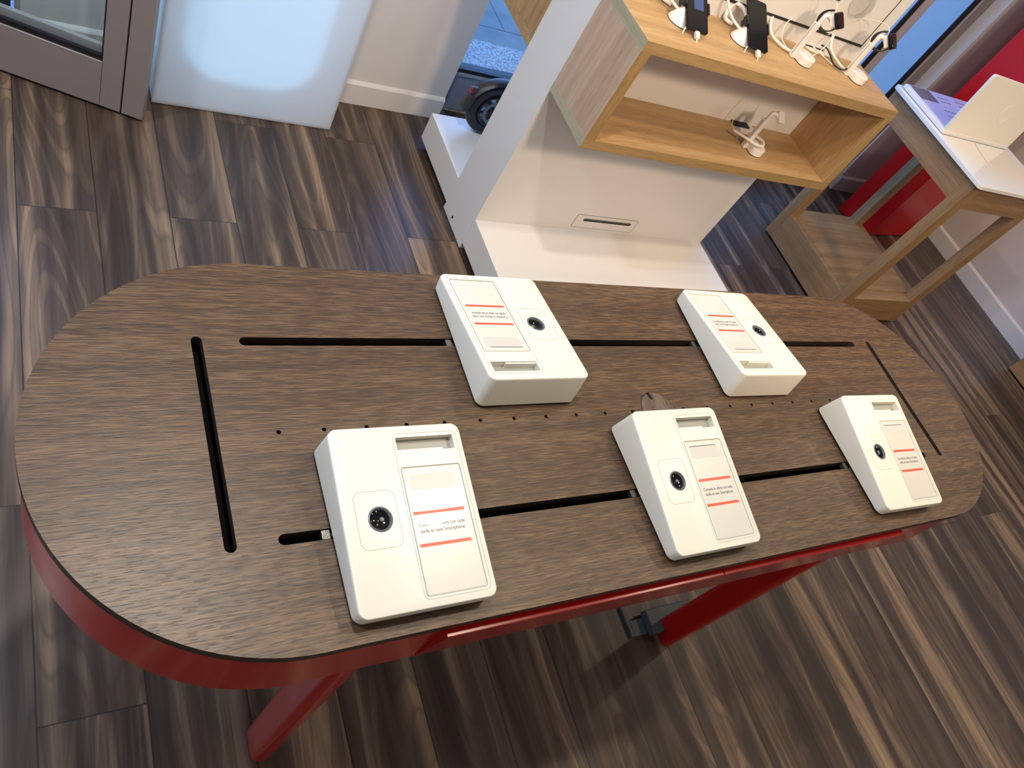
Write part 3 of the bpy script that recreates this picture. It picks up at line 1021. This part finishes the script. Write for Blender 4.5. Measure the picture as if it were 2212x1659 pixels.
tt = link('tabletop', top2, M['table'], tb, sm=False)
tt.data.materials.append(M['tableedge'])
for p in tt.data.polygons:
    if abs(p.normal.z) < 0.5:
        p.material_index = 1
# thin bevel on the rim so it catches the light
cp = MB()
pts = []
for k in range(64):
    a = k * PI / 32
    pts.append((0.001 + 0.0390 * math.cos(a), 0.001 + 0.0390 * math.sin(a)))
capm = MB().prism(pts, TZ - 0.012, TZ + 0.0006).mesh('cable_grommet')
Tn = Matrix.Translation((0.001, 0.001, 0)) @ Matrix.Rotation(math.radians(14), 4, 'Z')
capm = boolean(capm, MB().prism(slotpts(0, 0.060, 0, 0.024, 0.008), TZ - 0.05, TZ + 0.03, Tn).mesh('cut'))
link('cable_grommet', capm, M['cap'], tb, sm=False)
# red band
ap = MB()
ap.ringprism(stadium(HS, 0.2990, 48), stadium(HS, 0.283, 48), 0.757, 0.8855)
ap.build('apron', M['red'], tb)
MB().prism(stadium(HS, 0.2815, 48), 0.852, 0.872).build('underframe', M['blackvoid'], tb, sm=False)
ap = MB()
ap.ringprism(stadium(HS, 0.3005, 48), stadium(HS, 0.2985, 48), 0.8825, 0.8854)
ap.build('apron_bead', M['red'], tb)


def drawer(x0, x1, sgn):
    f = MB()
    yb0, yb1, zt, zb = 0.3000, 0.3125, 0.8765, 0.7585
    vs = []
    for x in (x0, x1):
        vs += [(x, sgn * yb0, zb), (x, sgn * yb1, zt - 0.001), (x, sgn * (yb1 - 0.001), zt), (x, sgn * 0.2992, zt), (x, sgn * 0.2992, zb)]
    fs = [(0, 1, 2, 3, 4), (9, 8, 7, 6, 5)] + [(i, 5 + i, 5 + (i + 1) % 5, (i + 1) % 5) for i in range(5)]
    f.add(vs, fs)
    return f.build('drawer_front', M['red'], tb, sm=False)


for s_ in (-1, 1):
    drawer(-0.530, -0.0012, s_)
    drawer(0.0012, 0.530, s_)
# legs
for sx in (-1, 1):
    for sy in (-1, 1):
        f = MB()
        pts = rrect(-0.0215, 0.0215, -0.038, 0.038, 0.016, 8)
        f.prism([(p[0] + sx * 0.5845, p[1] + sy * 0.236) for p in pts], 0.004, 0.8515)
        lg = f.build('leg', M['red'], tb)
        MB().prism([(p[0] * .8 + sx * 0.5845, p[1] * .8 + sy * 0.236) for p in pts], 0.0, 0.004).build('foot', M['black'], lg)
# slate floor frame between the right legs
f = MB()
f.box(0.462, 0.474, -0.225, 0.225, 0.0, 0.012).box(0.474, 0.70, -0.225, -0.180, 0.0, 0.012).box(0.474, 0.70, 0.180, 0.225, 0.0, 0.012)
f.build('floor_frame', M['slate'], tb, sm=False, bevel=0.002)
f = MB()
f.box(0.520, 0.700, -0.235, -0.165, 0.012, 0.040)
f.build('floor_outlet', M['slate'], tb, sm=False, bevel=0.003)

# ================================================================== WHITE DISPLAY BOXES
BW, BL, AL, BH = 0.1963, 0.2502, math.radians(8.49), 0.0670
ca, sa = math.cos(AL), math.sin(AL)
HC = BH - sa * BL / 2 + 0.0003


def face_pt(u, v, d):
    """u right, v towards the high edge, d depth below the face"""
    return Vector((u, v * ca + d * sa, HC + v * sa - d * ca))


FT = Matrix(((1, 0, 0, 0), (0, ca, -sa, 0), (0, sa, ca, HC), (0, 0, 0, 1)))   # face frame: x=u, y=v, z=normal

HOUSE = None


def make_housing():
    R = 0.0135
    n = 10
    loops = []
    for ins, d in ((0.0030, 0.0), (0.0012, 0.0006), (0.0003, 0.0018), (0.0, 0.0035)):
        loops.append([face_pt(u, v, d) for u, v in rrect(-BW / 2 + ins, BW / 2 - ins, -BL / 2 + ins, BL / 2 - ins, R - ins, n)])
    base = []
    for u, v in rrect(-BW / 2, BW / 2, -BL / 2, BL / 2, R, n):
        d = (HC + v * sa - 0.0055) / ca
        base.append(face_pt(u, v, d))
    loops.append(base)
    vs, fs = [], []
    m_ = len(base)
    for l in loops:
        vs += l
    fs.append(tuple(range(m_)))
    for k in range(len(loops) - 1):
        for i in range(m_):
            j = (i + 1) % m_
            fs.append((k * m_ + i, (k + 1) * m_ + i, (k + 1) * m_ + j, k * m_ + j))
    fs.append(tuple((len(loops) - 1) * m_ + i for i in range(m_ - 1, -1, -1)))
    me = mesh_from('housing', vs, fs)
    bm = bmesh.new()
    bm.from_mesh(me)
    bmesh.ops.recalc_face_normals(bm, faces=bm.faces)
    bm.to_mesh(me)
    bm.free()
    c = MB()
    c.prism(rrect(-0.0040, 0.0840, 0.0865, 0.1075, 0.0012, 3), -0.012, 0.01, FT)       # window slot
    c.prism(rrect(-0.0045, 0.0845, -0.1100, 0.0635, 0.0035, 4), -0.0014, 0.01, FT)      # card pocket
    c.prism([(-0.0472 + 0.0172 * math.cos(k * PI / 20), -0.003 + 0.0172 * math.sin(k * PI / 20)) for k in range(40)], -0.010, 0.01, FT)
    return boolean(me, c.mesh('cut'))


HOUSE = make_housing()
smooth(HOUSE, 30)


def display_box(x, y, rz, label, bar_dy, slit, clampside):
    t = thing('display_box', label, 'display box', (x, y, TZ), rz, 'white phone display boxes on the oak table')
    h = link('housing', HOUSE.copy(), M['abs'], t, sm=True, ang=30)
    # black rubber foot
    pts = []
    for u, v in rrect(-BW / 2 + .003, BW / 2 - .003, -BL / 2 + .003, BL / 2 - .003, 0.012, 8):
        d = (HC + v * sa - 0.003) / ca
        p = face_pt(u, v, d)
        pts.append((p.x, p.y))
    MB().prism(pts, 0.0002, 0.0056).build('rubber_foot', M['black'], t)
    # slot interior
    s_ = MB().prism(rrect(-0.0040, 0.0840, 0.0865, 0.1075, 0.0012, 3), -0.0119, -0.0112, FT).build('window_slot', M['absin'], t)
    MB().prism(rrect(-0.0038, 0.055 if slit else 0.066, 0.0868, 0.0900, 0.0008, 2), -0.0112, -0.0020, FT).build('slot_ledge', M['abs'], s_)
    # seam outlines
    def seam(nm, a, wd=0.00045, par=t, z=0.00012):
        x0, x1, y0, y1, r = a
        return MB().ringprism(rrect(x0, x1, y0, y1, r, 8), rrect(x0 + wd, x1 - wd, y0 + wd, y1 - wd, r - wd, 8), -0.0002, z, FT).build(nm, M['groove'], par, sm=False)
    seam('panel_seam', (-0.0085, 0.0900, -0.1145, 0.1130, 0.0085))
    seam('sensor_panel_seam', (-0.0795, -0.0215, -0.0415, 0.0355, 0.0110))
    seam('pocket_rim', (-0.0052, 0.0852, -0.1107, 0.0642, 0.0040), 0.0006)
    # sensor
    Ts = FT @ Matrix.Translation((-0.0472, -0.003, 0))
    rg = MB().lathe([(0.0140, -0.004), (0.0170, -0.0030), (0.0171, -0.0004), (0.0152, 0.0008), (0.0140, -0.0006), (0.0136, -0.004)], 40, Ts, cap=False).build('sensor_ring', M['ring'], t)
    MB().lathe([(0.0002, -0.0070), (0.008, -0.0066), (0.0140, -0.0035)], 40, Ts, cap=False).build('sensor_lens', M['blackgloss'], rg)
    MB().lathe([(0.0030, -0.0068), (0.0032, -0.0050), (0.0022, -0.0042), (0.0003, -0.0041)], 20, Ts @ Matrix.Translation((0.004, 0.001, 0)), cap=False).build('plug', M['ring'], rg)
    # card
    c_ = MB().prism(rrect(-0.0036, 0.0836, -0.1090, 0.0625, 0.0025, 4), -0.0013, -0.0005, FT).build('price_card', M['card'], t, sm=False)
    for y0 in (-0.0010 + bar_dy, -0.0448 + bar_dy):
        MB().box(0.0000, 0.0765, y0 - 0.0023, y0 + 0.0023, -0.0005, -0.00042, FT).build('red_stripe', M['printred'], c_, sm=False)
    MB().prism(rrect(0.0045, 0.0755, 0.0310, 0.0535, 0.0055, 6), -0.0005, -0.00043, FT).build('grey_label', M['cardgrey'], c_, sm=False)
    if slit:
        MB().prism([(0.004, 0.0528), (0.0705, 0.0528), (0.066, 0.0542), (0.008, 0.0542)], -0.0005, -0.0003, FT).build('slit', M['ink'], c_, sm=False)
    for body, yy, xs in (('Consulta la oferta con cada', -0.0200, 0.0382), ('tarifa en este Smartphone', -0.0285, 0.0382)):
        me = text_mesh(body, 0.0062, 'CENTER', 0.93, 0.00005)
        x_ = [v.co.x for v in me.vertices]
        wd = max(x_) - min(x_)
        k = (0.0690 if 'Cons' in body else 0.0665) / wd
        for v in me.vertices:
            v.co = FT @ Vector((v.co.x * k + xs, v.co.y * k * 1.06 + yy + bar_dy, v.co.z - 0.00042))
        link('caption', me, M['ink'], c_, sm=False)
    return t


box_specs = [
    ('A', -0.5657, -0.1618, -0.004, 'white display box nearest the camera, at the left of the front row of three', 0.0, False),
    ('B', -0.0375, -0.1603, 0.000, 'white display box in the middle of the front row of three, beside the round cap', -0.0065, True),
    ('C', 0.5402, -0.1534, -0.025, 'white display box at the far right end of the front row of three', -0.004, True),
    ('D', -0.2860, 0.1574, PI - 0.0016, 'upside down white display box in the back row, nearer the left end of the table', 0.0, True),
    ('E', 0.2885, 0.1517, PI - 0.0148, 'upside down white display box in the back row, nearer the right end of the table', 0.0, True)]
for k_, x, y, rz, lab, bd, sl in box_specs:
    t = display_box(x, y, rz, lab, bd, sl, 0)
    # steel clamp tongue sitting in the table slot
    sy = -0.1552 if y < 0 else 0.1552
    f = MB().box(-0.0055, 0.0055, -0.0062, 0.0062, -0.010, -0.0015).box(0.0055, 0.02, -0.002, 0.002, -0.009, -0.0045)
    lx = -(BW / 2 + 0.006)
    wx = x + lx
    d_ = Matrix.Rotation(-rz, 4, 'Z') @ Vector((wx - x, sy - y, 0))
    me = f.mesh('slot_clamp')
    for v in me.vertices:
        p = Matrix.Rotation(-rz, 4, 'Z') @ v.co
        v.co = p + d_
    link('slot_clamp', me, M['metal'], t, sm=False)

# ================================================================== OAK PODIUM with white top (right)
pd = thing('podium_table', 'oak podium table with white top, slim legs and a low box base', 'table', (2.275, 0.966, 0))
PWx, PDy = 0.598, 0.585
LW = 0.068
for (x0, y0) in ((0, 0), (PWx - LW, 0), (0, PDy - LW * .75), (PWx - LW, PDy - LW * .75)):
    dy = 0.050
    lg = MB().box(x0, x0 + LW, y0, y0 + dy, 0.012, 0.872).build('leg', M['oak2_z'], pd, sm=False, bevel=0.0012)
    MB().box(x0 + .01, x0 + LW - .01, y0 + .008, y0 + dy - .008, 0, 0.012).build('foot', M['black'], lg, sm=False)
f = MB()
f.box(0.001, 0.04, 0.050, PDy - 0.051, 0.766, 0.872)
f.build('apron_panel', M['oak2_y'], pd, sm=False, bevel=0.001)
f = MB()
f.box(PWx - 0.04, PWx - .001, 0.050, PDy - 0.051, 0.766, 0.872)
f.build('apron_panel', M['oak2_y'], pd, sm=False, bevel=0.001)
MB().box(LW, PWx - LW, 0.001, 0.04, 0.756, 0.872).build('apron_panel', M['oak2_x'], pd, sm=False, bevel=0.001)
MB().box(LW, PWx - LW, PDy - 0.04, PDy - 0.001, 0.756, 0.872).build('apron_panel', M['oak2_x'], pd, sm=False, bevel=0.001)
# low box between the legs
bx = MB().box(0.0015, PWx - 0.0015, 0.050, PDy - 0.051, 0.014, 0.166).box(LW, PWx - LW, 0.0015, 0.050, 0.014, 0.166).box(LW, PWx - LW, PDy - 0.051, PDy - 0.0015, 0.014, 0.166)
bxo = bx.build('base_box', M['oak2_x'], pd, sm=False, mat2=M['oak2_y'])
for p in bxo.data.polygons:
    if abs(p.normal.x) > 0.5:
        p.material_index = 1
MB().box(0.030, PWx - 0.030, 0.060, PDy - 0.075, 0.166, 0.169).build('base_lid', M['oak2_x'], bxo, sm=False, bevel=0.001)
MB().box(0.02, PWx - .02, 0.02, PDy - .02, 0.0, 0.014).build('recessed_foot', M['blackvoid'], pd, sm=False)
MB().box(0.006, PWx - .006, 0.006, PDy - .006, 0.872, 0.878).build('shadow_gap', M['black'], pd, sm=False)
MB().prism(rrect(-0.018, PWx + 0.018, -0.024, PDy + 0.018, 0.022, 6), 0.878, 0.896).build('white_top', M['whitegloss'], pd, bevel=0.002)

# ---- laptop-like display unit on it
lp = thing('laptop', 'oversized white open dummy laptop with an embossed ring on its lid, on the podium', 'laptop', (2.288, 1.252, 0.896))
LWd, LDp = 0.548, 0.300
Tb = Matrix.Rotation(math.radians(1.2), 4, 'Z')
MB().prism(rrect(0, LWd, 0, LDp, 0.010, 5), 0.002, 0.020, Tb).build('base', M['phonewhite'], lp, bevel=0.003)
MB().prism(rrect(.01, LWd - .01, .01, LDp - .01, 0.010, 5), 0.0, 0.002, Tb).build('foot', M['black'], lp)
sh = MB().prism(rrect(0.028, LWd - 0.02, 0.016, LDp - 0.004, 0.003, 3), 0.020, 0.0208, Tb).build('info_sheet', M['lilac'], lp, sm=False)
MB().box(0.030, 0.175, 0.205, 0.292, 0.0208, 0.0213, Tb).build('touch_pad', M['touchpad'], sh, sm=False)
rnd = random.Random(3)
f = MB()
for rr_ in range(2):
    for cc_ in range(2):
        xs, ys = 0.215 + cc_ * 0.150, 0.255 - rr_ * 0.03
        for k in range(5):
            x0 = xs + k * 0.017
            hh = rnd.uniform(0.004, 0.008)
            f.box(x0, x0 + rnd.uniform(0.009, 0.014), ys, ys + hh, 0.0208, 0.0210, Tb)
for k in range(9):
    f.box(0.16 + k * 0.03, 0.175 + k * 0.03 + rnd.uniform(0, 0.008), 0.155, 0.160, 0.0208, 0.0210, Tb)
for k in range(6):
    f.box(0.15 + k * 0.022, 0.164 + k * 0.022, 0.115, 0.120, 0.0208, 0.0210, Tb)
f.build('printed_lines', M['inklilac'], sh, sm=False)
Tl = Tb @ Matrix.Translation((0, 0.0, 0.020)) @ Matrix.Rotation(math.radians(86), 4, 'X') @ Matrix.Translation((0, 0, -0.012))
Tl = Tb @ Matrix.Translation((0, 0.002, 0.010)) @ Matrix.Rotation(math.radians(-4.5), 4, 'X')
TL2 = Tl @ Matrix(((1, 0, 0, 0), (0, 0, -1, 0.014), (0, 1, 0, 0), (0, 0, 0, 1)))
lid = MB().prism(rrect(0, LWd, 0, 0.268, 0.016, 6), 0, 0.014, TL2).build('lid', plain('cream_lid', (0.78, 0.73, 0.62, 1), 0.3), lp, bevel=0.003)
ringo = [(0.300 + 0.040 * math.cos(k * PI / 24), 0.140 + 0.040 * math.sin(k * PI / 24)) for k in range(48)]
ringi = [(0.300 + 0.0375 * math.cos(k * PI / 24), 0.140 + 0.0375 * math.sin(k * PI / 24)) for k in range(48)]
MB().ringprism(ringo, ringi, 0.0138, 0.0152, TL2).build('embossed_ring', M['phonewhite'], lid)
f = MB()
f.tube([(0.262, -0.004, 0.004), (0.235, -0.07, 0.0025), (0.215, -0.16, 0.0025)], 0.0022, 8, 6)
f.build('cable', M['cable'], lp)

# ================================================================== RED TOTEM, right corner
rp = MB()
poly = [(3.103, 1.805), (3.215, 1.632), (3.225, 1.622), (3.238, 1.617), (3.66, 1.655), (3.62, 1.90)]
rp.prism(poly, 0.006, 2.2)
tot = tag(rp.build('red_totem', M['redwall'], None, sm=False), 'tall glossy red panel column standing in the right back corner', 'display stand')
f = MB()
f.prism([(3.13, 1.80), (3.24, 1.64), (3.64, 1.675), (3.6, 1.88)], 0.0, 0.006)
f.build('recessed_foot', M['black'], tot, sm=False)

# ================================================================== OAK CABINET at the right edge
cb = thing('wall_cabinet', 'low oak cabinet standing on the floor by the right wall', 'cabinet', (0, 0, 0))
MB().box(3.708, 3.935, -0.35, 0.660, 0.012, 0.50).build('carcass', M['oak2_y'], cb, sm=False, bevel=0.001)
for y_ in (-0.345, 0.157):
    MB().box(3.694, 3.708, y_, y_ + 0.499, 0.014, 0.495).build('cabinet_door', M['oak2_y'], cb, sm=False, bevel=0.001)
MB().box(3.73, 3.93, -0.33, 0.64, 0.0, 0.012).build('recessed_foot', M['blackvoid'], cb, sm=False)

# ================================================================== CEILING DOWN LIGHTS
first = None
names = ['over the middle of the oak table', 'right of the oak table', 'behind the left end of the oak table', 'in front of the oak table', 'near the right wall',
         'in the front left corner', 'over the oak shelf box', 'added at the left in place of doorway daylight', 'over the oak podium']
for i, (x, y, pw, c_) in enumerate(SPOTS):
    t = thing('ceiling_down_light', 'round white ceiling down light ' + names[i], 'lamp', (x, y, CEIL), 0, 'ceiling down lights')
    MB().lathe([(0.075, -0.004), (0.085, -0.004), (0.088, 0.0), (0.070, 0.0), (0.068, -0.003), (0.075, -0.004)], 32, cap=False).build('rim', M['phonewhite'], t)
    MB().lathe([(0.0005, -0.002), (0.069, -0.002)], 32, cap=False).build('lens', M['lampglow'], t)
    l = lamp_area('down_light_beam', (0, 0, -0.008), 0.13, pw, c_)
    l.parent = t

# ---- track spots aimed at the display wall and at the podium
TRACK = [((0.15, -1.5, 2.92), (0.85, 1.2, 0.85), 250, 'aimed at the oak shelf box'),
         ((1.35, -1.2, 2.92), (2.75, 1.4, 0.75), 130, 'aimed at the podium')]
for p, tgt, pw, lab in TRACK:
    t = thing('track_spot', 'white ceiling track spot ' + lab, 'lamp', (p[0], p[1], CEIL), 0, 'ceiling track spots')
    d = (Vector(tgt) - Vector(p)).normalized()
    rot = d.to_track_quat('-Z', 'Y').to_matrix().to_4x4()
    Tt = Matrix.Translation((0, 0, p[2] - CEIL)) @ rot
    hd = MB().lathe([(0.030, 0.10), (0.036, 0.09), (0.040, 0.0), (0.036, 0.0), (0.034, 0.02), (0.0005, 0.025)], 24, Tt, cap=False).build('head', M['phonewhite'], t)
    MB().lathe([(0.0005, 0.018), (0.034, 0.018)], 24, Tt, cap=False).build('lens', M['lampglow'], hd)
    MB().box(-0.008, 0.008, -0.008, 0.008, p[2] - CEIL + 0.05, 0.0).build('stem', M['phonewhite'], t, sm=False)
    l = bpy.data.lights.new('track_spot_beam', 'SPOT')
    l.energy = pw
    l.color = (1.0, 0.75, 0.54)
    l.spot_size = math.radians(46)
    l.spot_blend = 0.9
    l.shadow_soft_size = 0.16
    lo = bpy.data.objects.new('track_spot_beam', l)
    lo.matrix_local = Tt @ Matrix.Translation((0, 0, -0.01))
    lo.parent = t
    col.objects.link(lo)
